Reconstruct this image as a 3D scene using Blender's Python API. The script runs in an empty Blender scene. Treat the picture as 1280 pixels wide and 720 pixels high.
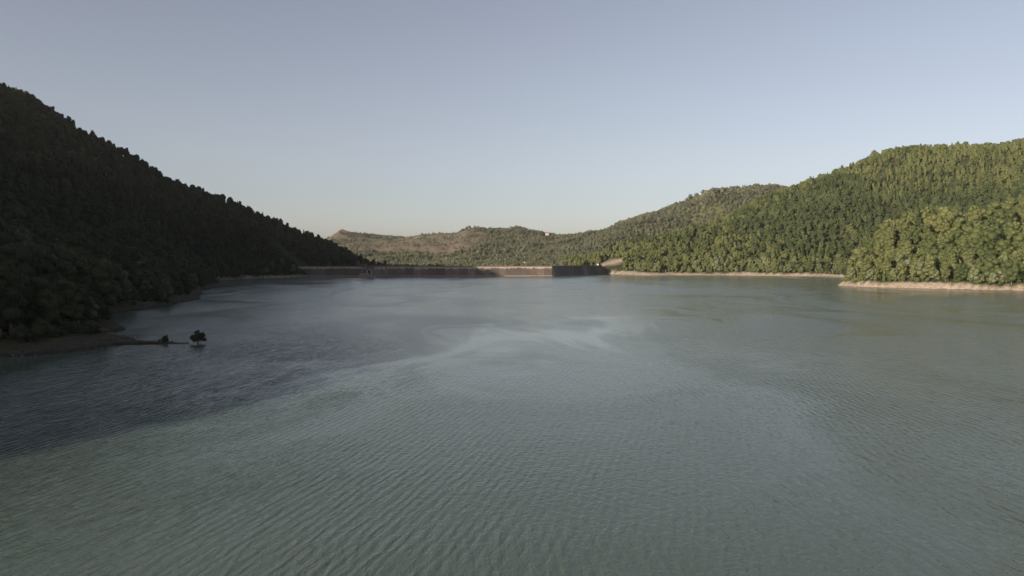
import bpy, bmesh, math, random
import numpy as np
from mathutils import Vector, Matrix
R = math.radians
random.seed(7)
rng = np.random.default_rng(11)
scene = bpy.context.scene
col = scene.collection

# ------------------------------------------------------------------ camera, sky, sun, exposure
CAM_Z, FPX, YH = 22.0, 900.0, 322.0
PITCH = math.atan((360 - YH) / FPX)
cam_d = bpy.data.cameras.new('camera'); cam = bpy.data.objects.new('camera', cam_d); col.objects.link(cam)
cam_d.sensor_width = 36; cam_d.lens = 36 * FPX / 1280
cam_d.clip_start = 0.5; cam_d.clip_end = 30000
cam.location = (0, 0, CAM_Z); cam.rotation_euler = (math.pi / 2 - PITCH, 0, 0)
scene.camera = cam

SUN_EL, SUN_FWD = R(16.5), R(48)       # light travels SUN_FWD to the right of straight ahead
w = bpy.data.worlds.new('World'); scene.world = w; w.use_nodes = True
wn, wl = w.node_tree.nodes, w.node_tree.links
sky = wn.new('ShaderNodeTexSky'); sky.sky_type = 'NISHITA'; sky.sun_disc = False
sky.sun_elevation = SUN_EL; sky.sun_rotation = math.pi + SUN_FWD
sky.altitude = 500; sky.air_density = 1.0; sky.dust_density = 1.6; sky.ozone_density = 1.6
hsv = wn.new('ShaderNodeHueSaturation'); hsv.inputs['Saturation'].default_value = 0.55
wl.new(sky.outputs[0], hsv.inputs['Color']); tint = wn.new('ShaderNodeMix'); tint.data_type = 'RGBA'; tint.blend_type = 'MULTIPLY'; tint.inputs[0].default_value = 1
tint.inputs[7].default_value = (1.02, .99, 1.025, 1)
wl.new(hsv.outputs[0], tint.inputs[6]); wl.new(tint.outputs[2], wn['Background'].inputs[0])
wn['Background'].inputs[1].default_value = 0.075
sun_d = bpy.data.lights.new('sun', 'SUN'); sun = bpy.data.objects.new('sun', sun_d); col.objects.link(sun)
sun_d.energy = 5.0; sun_d.angle = R(0.5); sun_d.color = (1.0, 0.84, 0.66)
ldir = Vector((math.sin(SUN_FWD) * math.cos(SUN_EL), math.cos(SUN_FWD) * math.cos(SUN_EL), -math.sin(SUN_EL)))
sun.rotation_euler = ldir.to_track_quat('-Z', 'Y').to_euler()
scene.view_settings.view_transform = 'Standard'; scene.view_settings.look = 'None'
scene.view_settings.exposure = 0.68; scene.view_settings.gamma = 1.0
scene.cycles.max_bounces = 5; scene.cycles.diffuse_bounces = 2; scene.cycles.glossy_bounces = 2
scene.cycles.transmission_bounces = 2; scene.cycles.volume_bounces = 0; scene.cycles.transparent_max_bounces = 6
scene.cycles.caustics_reflective = False; scene.cycles.caustics_refractive = False

# ------------------------------------------------------------------ surveying helpers
def ray(px, py):
    a, b = (px - 640) / FPX, -(py - 360) / FPX
    c, s = math.cos(PITCH), math.sin(PITCH)
    y = c + b * s; z = b * c - s
    return a / y, z / y                       # x and z per metre of depth
def water_at(px, py):
    a, b = ray(px, py); d = -CAM_Z / b
    return (a * d, d)
def at(px, py, d, dz=0.0):
    a, b = ray(px, py)
    return (a * d, d, CAM_Z + b * d + dz)
def to_px(x, y, z):
    x, y, z = np.asarray(x, float), np.asarray(y, float), np.asarray(z, float) - CAM_Z
    c, s = math.cos(PITCH), math.sin(PITCH)
    f = y * c - z * s; u = y * s + z * c
    return 640 + FPX * x / f, 360 - FPX * u / f

def vnoise(x, y, seed=0):
    n = 128
    g = np.random.default_rng(seed).random((n, n))
    xi, yi = np.floor(x).astype(int), np.floor(y).astype(int)
    fx, fy = x - xi, y - yi
    fx = fx * fx * (3 - 2 * fx); fy = fy * fy * (3 - 2 * fy)
    a, b = g[xi % n, yi % n], g[(xi + 1) % n, yi % n]
    c, d = g[xi % n, (yi + 1) % n], g[(xi + 1) % n, (yi + 1) % n]
    return (a * (1 - fx) + b * fx) * (1 - fy) + (c * (1 - fx) + d * fx) * fy - 0.5
def fbm(x, y, scale, octs=4, seed=0):
    t = 0; amp = 1; f = 1 / scale
    for k in range(octs):
        t = t + amp * vnoise(x * f + 13.7 * k, y * f + 5.1 * k, seed + k); amp *= .5; f *= 2.03
    return t

# ------------------------------------------------------------------ terrain heights
P = []
def W(px, py, z=0.0): x, y = water_at(px, py); P.append((x, y, z))
def K(px, py, d, dz): P.append(at(px, py, d, dz))
# left shore
for px, py in [(-120, 447), (-60, 444), (0, 441.5), (50, 438.5), (88, 433), (108, 420), (104, 406), (112, 400), (140, 392), (190, 385), (243, 373), (255, 363),
               (262, 352.5), (300, 349.5), (340, 347.8), (380, 346.3), (400, 345)]: W(px, py)
P += [(-128, 130, 0), (-150, 60, 0), (-135, 215, 9), (-160, 190, 16), (-170, 260, 14), (-180, -60, 0), (-200, -220, 0), (-230, -400, 0)]
# left lake bed
P += [(-90, 250, -7), (-40, 120, -12), (-60, -100, -14), (-100, 420, -8), (-150, 600, -9), (-130, 760, -9), (0, 300, -16),
      (0, 600, -16), (180, 700, -8), (290, 760, -7), (370, 740, -6), (160, 830, -5), (270, 830, -4), (330, 690, -8), (190, 560, -9), (225, 620, -7), (270, 640, -6), (238, 540, -4), (300, 470, -7), (370, 420, -7), (420, 330, -7),  (120, 780, -14), (200, 400, -16), (200, 100, -16), (100, -200, -16), (-60, -380, -12), (300, -300, -16), (20, 800, -12)]
# left hill
LT = -9
for px, py, d in [(0, 86, 600), (50, 127, 650), (120, 168, 740), (160, 194, 770), (200, 216, 800), (240, 232, 830), (270, 243, 850), (330, 272, 880),
                  (395, 304, 900), (440, 324, 915), (475, 337, 940)]: K(px, py, d, LT)
P += [(-434, 450, 160), (-435, 320, 167), (-435, 160, 168), (-435, 10, 168), (-430, -120, 168), (-425, -205, 158), (-425, -250, 138), (-425, -330, 50), (-420, -440, 12), (-640, -300, 60),
      (-640, 480, 70), (-640, 300, 80), (-640, 100, 80), (-640, -100, 70), (-640, 700, 55), (-560, 900, 25), (-320, 1040, 4), (-420, 1000, 10),
      (-800, 300, 40), (-800, 800, 30), (-300, 330, 72), (-320, 480, 75), (-290, 180, 62), (-290, 20, 60), (-290, -150, 60), (-340, 640, 52), (-230, 330, 28)]
# valley below the dam
P += [(-250, 1120, 1), (-100, 1040, 0), (0, 1080, 0), (90, 1060, 2), (-150, 1250, 4), (50, 1250, 6), (160, 1200, 14)]
# right shore
for px, py in [(770, 343.1), (800, 344.3), (850, 344.4), (900, 344.6), (950, 345), (1000, 345.4), (1040, 346), (1070, 346.8)]: W(px, py)
P += [(290, 606, 0), (345, 705, 0), (405, 775, 0), (470, 840, 10), (560, 880, 40)]
for px, py in [(1074, 358.7), (1112, 360), (1170, 361.5), (1230, 362.6), (1280, 363.6), (1360, 366)]: W(px, py)
P += [(430, 380, 0), (480, 250, 0), (520, 60, 0), (540, -150, 0), (560, -400, 0), (700, 0, 70), (750, 250, 90), (700, -300, 60), (900, 0, 110)]
# spur of the promontory
RT = -10
for px, py, d in [(1085, 310, 600), (1120, 297, 640), (1160, 283, 680), (1210, 267, 730), (1280, 244, 800), (1400, 225, 850)]: K(px, py, d, RT)
P += [(640, 480, 60), (800, 500, 110), (560, 600, 60), (380, 545, 24), (450, 560, 36)]
# right hill in front
for px, py, d in [(985, 238, 1230), (1020, 227, 1250), (1050, 214, 1260), (1080, 200, 1260), (1130, 182, 1260), (1200, 179, 1270), (1280, 178, 1280),
                  (1400, 165, 1280), (930, 262, 1170), (870, 284, 1110), (810, 296, 1050), (768, 312, 1000)]: K(px, py, d, RT)
P += [(900, 1000, 180), (1100, 1200, 240), (1300, 700, 200), (1300, 200, 150), (590, 960, 62), (680, 880, 92), (330, 1040, 62), (430, 1010, 66), (200, 965, 22)]
P += [(470, 1450, 105), (620, 1480, 140), (750, 1500, 180), (350, 1350, 60), (250, 1300, 30), (1100, 1600, 220), (150, 1450, 15)]
# ridge on the right behind it
for px, py, d in [(755, 295, 1750), (800, 272, 1780), (850, 263, 1800), (880, 245, 1820), (905, 235, 1830), (925, 236, 1835), (940, 232, 1840), (965, 225, 1845), (985, 228, 1850), (1060, 225, 1850), (1262, 174, 2000), (1285, 167, 2000), (1400, 150, 2000)]: K(px, py, d, -11)
P += [(260, 1600, 35), (420, 1600, 60), (600, 2300, 130), (1200, 2400, 200), (900, 1800, 190)]
# far ridge
for px, py, d in [(330, 328, 2500), (400, 303, 2450), (412, 295, 2450), (424, 284, 2450), (436, 293, 2440), (450, 296, 2400), (480, 299, 2350), (505, 297, 2300), (540, 292, 2250),
                  (580, 286, 2200), (610, 283, 2160), (640, 281, 2150), (680, 289, 2100), (700, 295, 2100), (740, 293, 2150)]: K(px, py, d, -7)
P += [(-600, 1500, 30), (-450, 1500, 14), (-300, 1500, 12), (-100, 1500, 14), (60, 1500, 16), (-900, 2000, 50), (-450, 1900, 45), (-250, 1850, 48), (-60, 1800, 48), (100, 1800, 44),
      (135, 1020, 22), (152, 1042, 29), (112, 1003, 9), (-1200, 2700, 60), (-700, 2900, 60), (-300, 2800, 60), (100, 2700, 60), (500, 2800, 90), (-1200, 1000, 50), (-1300, 200, 60)]
P = np.array(P, float)

def tps_fit(P):
    s = 1000.0
    xy = P[:, :2] / s; n = len(P)
    d2 = ((xy[:, None] - xy[None]) ** 2).sum(-1)
    Kk = 0.5 * d2 * np.log(d2 + 1e-12)
    A = np.zeros((n + 3, n + 3)); A[:n, :n] = Kk + np.eye(n) * 1e-6
    A[:n, n] = 1; A[:n, n + 1:] = xy; A[n, :n] = 1; A[n + 1:, :n] = xy.T
    return xy, np.linalg.solve(A, np.concatenate([P[:, 2], np.zeros(3)]))
TX, TW = tps_fit(P)
def tps(x, y):
    x = np.asarray(x, float); sh = x.shape
    q = np.stack([x.ravel(), np.asarray(y, float).ravel()], -1) / 1000.0
    out = np.empty(len(q)); n = len(TX)
    for i in range(0, len(q), 20000):
        c = q[i:i + 20000]
        d2 = ((c[:, None] - TX[None]) ** 2).sum(-1)
        out[i:i + 20000] = (0.5 * d2 * np.log(d2 + 1e-12)) @ TW[:n] + TW[n] + c @ TW[n + 1:]
    return out.reshape(sh)
SPIT = [water_at(-60, 436), water_at(30, 432), water_at(90, 429), water_at(125, 428), water_at(165, 429), water_at(205, 429.2), water_at(243, 429.2)]
SPIT_H = [2.6, 2.6, 2.1, 1.3, .75, .45, -.15]
SPIT_W = [20, 16, 10, 4.4, 2.2, 1.4, 1.0]
def seg_field(x, y, pts, vals, wid):
    best = np.full(np.shape(x), -99.0)
    for (a, b, h0, h1, w0, w1) in zip(pts[:-1], pts[1:], vals[:-1], vals[1:], wid[:-1], wid[1:]):
        dx, dy = b[0] - a[0], b[1] - a[1]
        t = np.clip(((x - a[0]) * dx + (y - a[1]) * dy) / (dx * dx + dy * dy), 0, 1)
        d = np.hypot(x - a[0] - t * dx, y - a[1] - t * dy)
        ww = w0 + (w1 - w0) * t
        v = (h0 + (h1 - h0) * t) - 0.055 * ww * (d / ww) ** 2 - 0.9 * np.maximum(0, d / ww - 1) * 2
        best = np.maximum(best, v)
    return best
def height(x, y):
    x, y = np.broadcast_arrays(np.asarray(x, float), np.asarray(y, float))
    h = tps(x, y)
    land = np.clip(h / 30, 0, 1)
    r = 1 - 2 * np.abs(fbm(x, y, 150, 3, 5))
    h = h + land * (16 * (r - .78) + 7 * fbm(x, y, 48, 3, 9))
    h = h + 1.8 * fbm(x, y, 34, 3, 21) * np.clip(1 - np.abs(h) / 12, 0, 1)
    bank = np.where(x > 0, 3.7, 1.7) * (1 + .7 * fbm(x, y, 26, 3, 31))
    lift = bank * np.clip(h / 1.5, 0, 1)
    h = np.where(h > 0, np.maximum(h, lift + h * .75), h)
    s = seg_field(x, y, SPIT, SPIT_H, SPIT_W) + .35 * fbm(x, y, 7, 3, 41)
    far = (y > 330) | (x > 0)
    return np.where(far, h, np.maximum(h, s))

# ------------------------------------------------------------------ material helpers
def mat(name):
    m = bpy.data.materials.new(name); m.use_nodes = True
    n, l = m.node_tree.nodes, m.node_tree.links
    return m, n, l, n['Principled BSDF']
def ramp(n, stops, interp='LINEAR'):
    r = n.new('ShaderNodeValToRGB'); e = r.color_ramp.elements
    e[0].position, e[0].color = stops[0][0], (*stops[0][1], 1)
    e[1].position, e[1].color = stops[1][0], (*stops[1][1], 1)
    for p, c in stops[2:]:
        q = e.new(p); q.color = (*c, 1)
    r.color_ramp.interpolation = interp
    return r
def noise(n, l, vec, scale, detail=4, rough=.55, dist=0, dim='3D'):
    t = n.new('ShaderNodeTexNoise'); t.noise_dimensions = dim
    t.inputs['Scale'].default_value = scale; t.inputs['Detail'].default_value = detail
    t.inputs['Roughness'].default_value = rough; t.inputs['Distortion'].default_value = dist
    if vec is not None: l.new(vec, t.inputs['Vector'])
    return t
def mixc(n, l, f, a, b, mode='MIX'):
    m = n.new('ShaderNodeMix'); m.data_type = 'RGBA'; m.blend_type = mode
    for sock, v in ((m.inputs[0], f), (m.inputs[6], a), (m.inputs[7], b)):
        if hasattr(v, 'links'): l.new(v, sock)
        elif isinstance(v, (int, float)): sock.default_value = v
        else: sock.default_value = (*v, 1)
    return m.outputs[2]
def math_(n, l, op, a, b=None, clamp=False):
    m = n.new('ShaderNodeMath'); m.operation = op; m.use_clamp = clamp
    for i, v in enumerate((a, b)):
        if v is None: continue
        if hasattr(v, 'links'): l.new(v, m.inputs[i])
        else: m.inputs[i].default_value = v
    return m.outputs[0]
def maprange(n, l, v, a, b, c=0, d=1):
    m = n.new('ShaderNodeMapRange'); l.new(v, m.inputs[0])
    for i, k in enumerate((a, b, c, d)): m.inputs[i + 1].default_value = k
    return m.outputs[0]
def bump(n, l, hgt, dist, strength, bsdf):
    b = n.new('ShaderNodeBump'); b.inputs['Distance'].default_value = dist; b.inputs['Strength'].default_value = strength
    l.new(hgt, b.inputs['Height']); l.new(b.outputs[0], bsdf.inputs['Normal']); return b

# terrain: a vertex attribute says where the ground is bare, dry grass or shore soil
def terrain_mat():
    m, n, l, b = mat('ground')
    geo = n.new('ShaderNodeNewGeometry'); pos = geo.outputs['Position']
    n1 = noise(n, l, pos, .012, 6, .65); n2 = noise(n, l, pos, .15, 5, .65); n3 = noise(n, l, pos, .6, 4, .6)
    floor_c = ramp(n, [(.3, (.022, .026, .012)), (.7, (.055, .060, .026))]); l.new(n2.outputs[0], floor_c.inputs[0])
    dry = ramp(n, [(.30, (.065, .075, .040)), (.42, (.105, .095, .060)), (.54, (.145, .118, .085)), (.66, (.17, .138, .105)), (.74, (.21, .195, .17))])
    n5 = noise(n, l, pos, .035, 5, .7); mx = mixc(n, l, .4, mixc(n, l, .5, n1.outputs[0], n5.outputs[0]), n2.outputs[0]); l.new(mx, dry.inputs[0])
    soil = ramp(n, [(.3, (.16, .125, .09)), (.45, (.29, .235, .18)), (.62, (.42, .36, .29)), (.76, (.22, .17, .13))])
    sc = n.new('ShaderNodeMapping'); l.new(pos, sc.inputs[0]); sc.inputs['Scale'].default_value = (1, 1, 2.5)
    n4 = noise(n, l, sc.outputs[0], .35, 6, .7); l.new(n4.outputs[0], soil.inputs[0])
    ab = n.new('ShaderNodeAttribute'); ab.attribute_name = 'bare'
    ash = n.new('ShaderNodeAttribute'); ash.attribute_name = 'shore'
    ag = n.new('ShaderNodeAttribute'); ag.attribute_name = 'meadow'
    mead = ramp(n, [(.3, (.06, .075, .028)), (.7, (.12, .125, .055))]); l.new(n3.outputs[0], mead.inputs[0])
    c = mixc(n, l, ag.outputs['Fac'], floor_c.outputs[0], mead.outputs[0])
    c = mixc(n, l, ab.outputs['Fac'], c, dry.outputs[0])
    am = n.new('ShaderNodeAttribute'); am.attribute_name = 'mud'
    mudc = ramp(n, [(.3, (.028, .027, .018)), (.7, (.068, .060, .044))]); l.new(n4.outputs[0], mudc.inputs[0])
    c = mixc(n, l, ash.outputs['Fac'], c, mixc(n, l, am.outputs['Fac'], soil.outputs[0], mudc.outputs[0]))
    # dark wet strip at the water's edge
    sep = n.new('ShaderNodeSeparateXYZ'); l.new(pos, sep.inputs[0])
    wet = maprange(n, l, sep.outputs[2], .15, .7, .45, 1)
    c = mixc(n, l, 1.0, c, wet, 'MULTIPLY')
    l.new(c, b.inputs['Base Color']); b.inputs['Roughness'].default_value = .95; b.inputs['Specular IOR Level'].default_value = .15
    bump(n, l, n4.outputs[0], 1.0, .8, b)
    return m

# ------------------------------------------------------------------ terrain mesh
def axis(segs):
    out = []
    for a, b, st in segs: out.append(np.arange(a, b, st))
    out.append([segs[-1][1]]); return np.concatenate(out)
gx = axis([(-1500, -500, 40), (-500, -260, 8), (-260, -70, 3), (-70, 60, 9), (60, 250, 6), (250, 520, 3.5), (520, 900, 10), (900, 2000, 40)])
gy = axis([(-700, 120, 30), (120, 210, 1.6), (210, 460, 4), (460, 640, 3), (640, 1000, 5), (1000, 1400, 12), (1400, 3000, 20)])
GX, GY = np.meshgrid(gx, gy)
GZ = height(GX, GY)
def bare_mask(x, y):
    core = 1.15 * np.exp(-(((x + 330) / 250) ** 2 + ((y - 2020) / 330) ** 2) ** 2)
    peak = 1.2 * np.exp(-(((x + 560) / 150) ** 2 + ((y - 2430) / 110) ** 2) ** 2)
    crag = .75 * np.exp(-(((x + 10) / 120) ** 2 + ((y - 2125) / 50) ** 2))
    low = .7 * np.exp(-(((x - 60) / 160) ** 2 + ((y - 1420) / 60) ** 2))
    f = np.maximum(np.maximum(core, peak), np.maximum(crag, low)) + 1.0 * fbm(x, y, 120, 5, 61)
    return np.clip((f - .42) * 3, 0, 1) * (y > 1350)
def cut_mask(x, y):   # bare soil cutting above the right end of the dam
    return np.clip(1.6 - (((x - 130) / 34) ** 2 + ((y - 1020) / 46) ** 2) * 1.1 + .6 * fbm(x, y, 14, 2, 77), 0, 1)
def meadow_mask(x, y):
    a = np.exp(-(((x + 230) / 190) ** 2 + ((y - 1420) / 110) ** 2)) * 1.3
    b = .75 * np.exp(-(((x - 470) / 80) ** 2 + ((y - 1740) / 34) ** 2))
    c = 1.4 * np.exp(-(((x + 172) / 18) ** 2 + ((y - 316) / 14) ** 2))
    return np.clip((np.maximum(np.maximum(a, b), c) + .8 * fbm(x, y, 90, 3, 71) - .45) * 4, 0, 1)
def shore_level(x, y):
    return np.where(x > 0, 3.5, np.where(y < 250, 1.6, 1.8)) * (1 + .6 * fbm(x, y, 22, 3, 81))
def mesh_from_grid(name, X, Y, Z, attrs, m, keep=None):
    ny, nx = X.shape
    idx = np.arange(nx * ny).reshape(ny, nx)
    q = np.stack([idx[:-1, :-1], idx[:-1, 1:], idx[1:, 1:], idx[1:, :-1]], -1).reshape(-1, 4)
    if keep is not None:
        q = q[keep[:-1, :-1].ravel()]
    me = bpy.data.meshes.new(name)
    me.vertices.add(nx * ny); me.vertices.foreach_set('co', np.stack([X, Y, Z], -1).ravel().astype(np.float32))
    me.loops.add(q.size); me.loops.foreach_set('vertex_index', q.ravel().astype(np.int32))
    me.polygons.add(len(q)); me.polygons.foreach_set('loop_start', np.arange(0, q.size, 4, dtype=np.int32))
    me.polygons.foreach_set('use_smooth', np.ones(len(q), bool))
    me.update(calc_edges=True)
    for k, v in attrs.items():
        a = me.attributes.new(k, 'FLOAT', 'POINT'); a.data.foreach_set('value', v.ravel().astype(np.float32))
    me.materials.append(m)
    o = bpy.data.objects.new(name, me); col.objects.link(o); return o
SH = np.clip((shore_level(GX, GY) - GZ) * 1.2 + .5, 0, 1)
SH = np.where(GY > 1000, 0, SH)
SH = np.maximum(SH, cut_mask(GX, GY) * (GY > 900))
terrain = mesh_from_grid('terrain', GX, GY, GZ, {'bare': bare_mask(GX, GY), 'shore': SH, 'meadow': meadow_mask(GX, GY), 'mud': np.clip((-GX - 60) / 30, 0, 1) * np.clip((780 - GY) / 150, 0.25, 1)}, terrain_mat())
terrain['kind'] = 'structure'
#TERRAIN_END

# ------------------------------------------------------------------ water
def water_mat():
    m, n, l, b = mat('lake_water')
    geo = n.new('ShaderNodeNewGeometry'); pos = geo.outputs['Position']
    def train(ang, lam, stretch, detail=2, dist=.6):
        # crests run `ang` degrees to the right of straight ahead
        mp = n.new('ShaderNodeMapping'); mp.vector_type = 'TEXTURE'; l.new(pos, mp.inputs[0])
        mp.inputs['Rotation'].default_value = (0, 0, -R(ang)); mp.inputs['Scale'].default_value = (lam, lam * stretch, 1)
        return noise(n, l, mp.outputs[0], 1.0, detail, .5, dist, '2D').outputs[0]
    # slow patches: wind lanes and slicks
    wp = noise(n, l, pos, .006, 3, .5, 0, '2D')
    warp = n.new('ShaderNodeVectorMath'); warp.operation = 'MULTIPLY_ADD'
    l.new(wp.outputs['Color'], warp.inputs[0]); warp.inputs[1].default_value = (150, 150, 0); l.new(pos, warp.inputs[2])
    mp = n.new('ShaderNodeMapping'); l.new(warp.outputs[0], mp.inputs[0]); mp.inputs['Rotation'].default_value = (0, 0, R(12)); mp.inputs['Scale'].default_value = (1.5, .62, 1)
    big = noise(n, l, mp.outputs[0], .011, 3, .55, 1.6, '2D').outputs[0]
    patch = maprange(n, l, big, .36, .62)
    def swell(ang, lam, dist, stretch):
        mp = n.new('ShaderNodeMapping'); mp.vector_type = 'TEXTURE'; l.new(pos, mp.inputs[0])
        mp.inputs['Rotation'].default_value = (0, 0, -R(ang)); mp.inputs['Scale'].default_value = (lam, lam * stretch, 1)
        t = n.new('ShaderNodeTexWave'); t.wave_type = 'BANDS'; t.bands_direction = 'X'; t.wave_profile = 'SIN'
        l.new(mp.outputs[0], t.inputs['Vector']); t.inputs['Scale'].default_value = .314
        t.inputs['Distortion'].default_value = dist; t.inputs['Detail'].default_value = 3; t.inputs['Detail Scale'].default_value = 1.3
        t.inputs['Detail Roughness'].default_value = .55; return t.outputs['Fac']
    sp = n.new('ShaderNodeSeparateXYZ'); l.new(pos, sp.inputs[0])
    X, Y = sp.outputs[0], sp.outputs[1]
    M = lambda op, p, q=None, c=False: math_(n, l, op, p, q, c)
    mk = lambda sc, lo, hi, c, d: maprange(n, l, noise(n, l, warp.outputs[0], sc, 2, .5, .5, '2D').outputs[0], lo, hi, c, d)
    near = maprange(n, l, Y, 110, 260, 1, .25)
    a1 = M('MULTIPLY', mk(.022, .35, .65, .35, 1.15), maprange(n, l, X, -55, 5, 2.3, .45))
    a2 = M('MULTIPLY', mk(.017, .38, .62, .3, 1.1), maprange(n, l, X, -30, 25, .45, 1.3))
    w1 = M('ADD', M('MULTIPLY', swell(14, 1.0, 5.0, 3), .42), M('MULTIPLY', train(17, .68, 6, 3), 1.0))
    w2 = M('ADD', M('MULTIPLY', swell(-3, 1.2, 6.0, 3), .30), M('MULTIPLY', train(-6, .80, 6, 3), 1.0))
    w3 = M('MULTIPLY', train(4, .42, 4, 2), .3)
    main = M('MULTIPLY', M('ADD', M('ADD', M('MULTIPLY', w1, a1), M('MULTIPLY', w2, a2)), w3), near)
    t2 = train(62, .60, 3.0); t3 = train(-52, .75, 3); t4 = noise(n, l, pos, 2.4, 3, .6, 0, '2D').outputs[0]
    h = M('ADD', main, M('MULTIPLY', t2, .32)); h = M('ADD', h, M('MULTIPLY', t3, .36)); h = M('ADD', h, M('MULTIPLY', t4, .16))
    # a calm slick drifting up the lake and the sheltered water under the left wood
    wq = n.new('ShaderNodeVectorMath'); wq.operation = 'MULTIPLY_ADD'
    ms = n.new('ShaderNodeMapping'); l.new(pos, ms.inputs[0]); ms.inputs['Scale'].default_value = (1.5, .5, 1)
    l.new(noise(n, l, ms.outputs[0], .024, 4, .6, .9, '2D').outputs['Color'], wq.inputs[0]); wq.inputs[1].default_value = (110, 110, 0); wq.inputs[2].default_value = (-55, -55, 0)
    wa = n.new('ShaderNodeVectorMath'); wa.operation = 'ADD'; l.new(pos, wa.inputs[0]); l.new(wq.outputs[0], wa.inputs[1])
    sq = n.new('ShaderNodeSeparateXYZ'); l.new(wa.outputs[0], sq.inputs[0])
    across = M('ABSOLUTE', M('ADD', M('MULTIPLY', M('SUBTRACT', sq.outputs[0], -31), .87), M('MULTIPLY', M('SUBTRACT', sq.outputs[1], 134), -.49)))
    along = M('ABSOLUTE', M('SUBTRACT', M('ADD', M('MULTIPLY', M('SUBTRACT', sq.outputs[0], -31), .49), M('MULTIPLY', M('SUBTRACT', sq.outputs[1], 134), .87)), 100))
    slick = M('MULTIPLY', maprange(n, l, across, 21, 6), maprange(n, l, along, 175, 85))
    lee = maprange(n, l, M('ADD', M('MULTIPLY', X, -1), M('MULTIPLY', Y, -.15)), 52, 78)
    lee = M('MULTIPLY', lee, M('MULTIPLY', maprange(n, l, Y, 95, 135), maprange(n, l, Y, 235, 180)))
    amp = maprange(n, l, patch, 0, 1, .62, 1)
    amp = M('MULTIPLY', amp, M('SUBTRACT', 1, M('MULTIPLY', slick, .6)))
    amp = M('MULTIPLY', amp, M('SUBTRACT', 1, M('MULTIPLY', lee, .85)))
    h = M('MULTIPLY', h, amp)
    bump(n, l, h, .14, 1.0, b)
    ro = M('MULTIPLY', maprange(n, l, patch, 0, 1, .12, .22), maprange(n, l, Y, 70, 260, .6, 1))
    ro = M('MULTIPLY', ro, M('SUBTRACT', 1, M('MULTIPLY', slick, .4)))
    l.new(M('MULTIPLY', ro, M('SUBTRACT', 1, M('MULTIPLY', lee, .75))), b.inputs['Roughness'])
    b.inputs['IOR'].default_value = 1.33
    body = noise(n, l, warp.outputs[0], .008, 2, .5, 0, '2D').outputs[0]
    rc = ramp(n, [(.3, (.062, .088, .070)), (.7, (.077, .103, .084))]); l.new(body, rc.inputs[0])
    l.new(rc.outputs[0], b.inputs['Base Color'])
    return m
def water_sheet():
    bm = bmesh.new()
    pts = [(-700, -600), (900, -600), (900, 880), (137, 1005), (60, 884), (-300, 864), (-700, 864)]
    bm.faces.new([bm.verts.new((x, y, 0)) for x, y in pts])
    me = bpy.data.meshes.new('lake_water'); bm.to_mesh(me); bm.free(); me.materials.append(water_mat())
    o = bpy.data.objects.new('lake_water', me); col.objects.link(o); o['kind'] = 'structure'
water_sheet()

# ------------------------------------------------------------------ foliage materials
def leaf_mat(name, c0, c1, c2):
    m, n, l, b = mat(name)
    oi = n.new('ShaderNodeObjectInfo')
    zone = noise(n, l, oi.outputs['Location'], .014, 5, .72).outputs[0]
    f = mixc(n, l, .55, oi.outputs['Random'], maprange(n, l, zone, .3, .7))
    r = ramp(n, [(.05, c0), (.5, c1), (.95, c2)]); l.new(f, r.inputs[0])
    geo = n.new('ShaderNodeNewGeometry')
    v = noise(n, l, geo.outputs['Position'], .8, 2, .6).outputs[0]
    c = mixc(n, l, 1.0, r.outputs[0], maprange(n, l, v, .3, .7, .75, 1.3), 'MULTIPLY')
    l.new(c, b.inputs['Base Color']); b.inputs['Roughness'].default_value = .7; b.inputs['Specular IOR Level'].default_value = .25
    tr = n.new('ShaderNodeBsdfTranslucent'); l.new(mixc(n, l, 1.0, c, (1.0, 1.1, .5), 'MULTIPLY'), tr.inputs[0])
    mx = n.new('ShaderNodeMixShader'); mx.inputs[0].default_value = .22
    l.new(b.outputs[0], mx.inputs[1]); l.new(tr.outputs[0], mx.inputs[2]); l.new(mx.outputs[0], n['Material Output'].inputs[0])
    return m
M_LEAF = {
    'broad': leaf_mat('broadleaf_foliage', (0.037, 0.057, 0.019), (0.091, 0.112, 0.039), (0.161, 0.166, 0.064)),
    'tall': leaf_mat('ash_foliage', (0.067, 0.087, 0.031), (0.134, 0.152, 0.056), (0.199, 0.207, 0.087)),
    'willow': leaf_mat('willow_foliage', (0.082, 0.102, 0.051), (0.130, 0.151, 0.078), (0.182, 0.201, 0.115)),
    'conifer': leaf_mat('conifer_foliage', (0.017, 0.032, 0.015), (0.031, 0.047, 0.020), (0.058, 0.072, 0.029)),
    'deep': leaf_mat('deep_green_foliage', (0.030, 0.047, 0.019), (0.059, 0.081, 0.029), (0.102, 0.121, 0.046)),
    'far': leaf_mat('haze_toned_foliage', (0.052, 0.069, 0.040), (0.110, 0.121, 0.072), (0.196, 0.188, 0.118)),  # dry scrub leaves, greyed and lightened in colour to carry distant haze
    'shaded': leaf_mat('shade_darkened_foliage', (.018, .028, .012), (.032, .044, .018), (.055, .064, .028)),  # leaf colours lowered so the left hill's shade is partly painted in
    'shadewillow': leaf_mat('shade_darkened_willow_foliage', (.045, .056, .034), (.080, .092, .058), (.13, .14, .095)),  # willow colours again, darkened to stand in for the left shore's shade
}
def bark_mat():
    m, n, l, b = mat('bark')
    g = n.new('ShaderNodeNewGeometry'); t = noise(n, l, g.outputs['Position'], 4, 4)
    r = ramp(n, [(.3, (.06, .048, .038)), (.7, (.19, .165, .14))]); l.new(t.outputs[0], r.inputs[0]); l.new(r.outputs[0], b.inputs['Base Color'])
    b.inputs['Roughness'].default_value = .9; return m
M_BARK = bark_mat()

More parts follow.
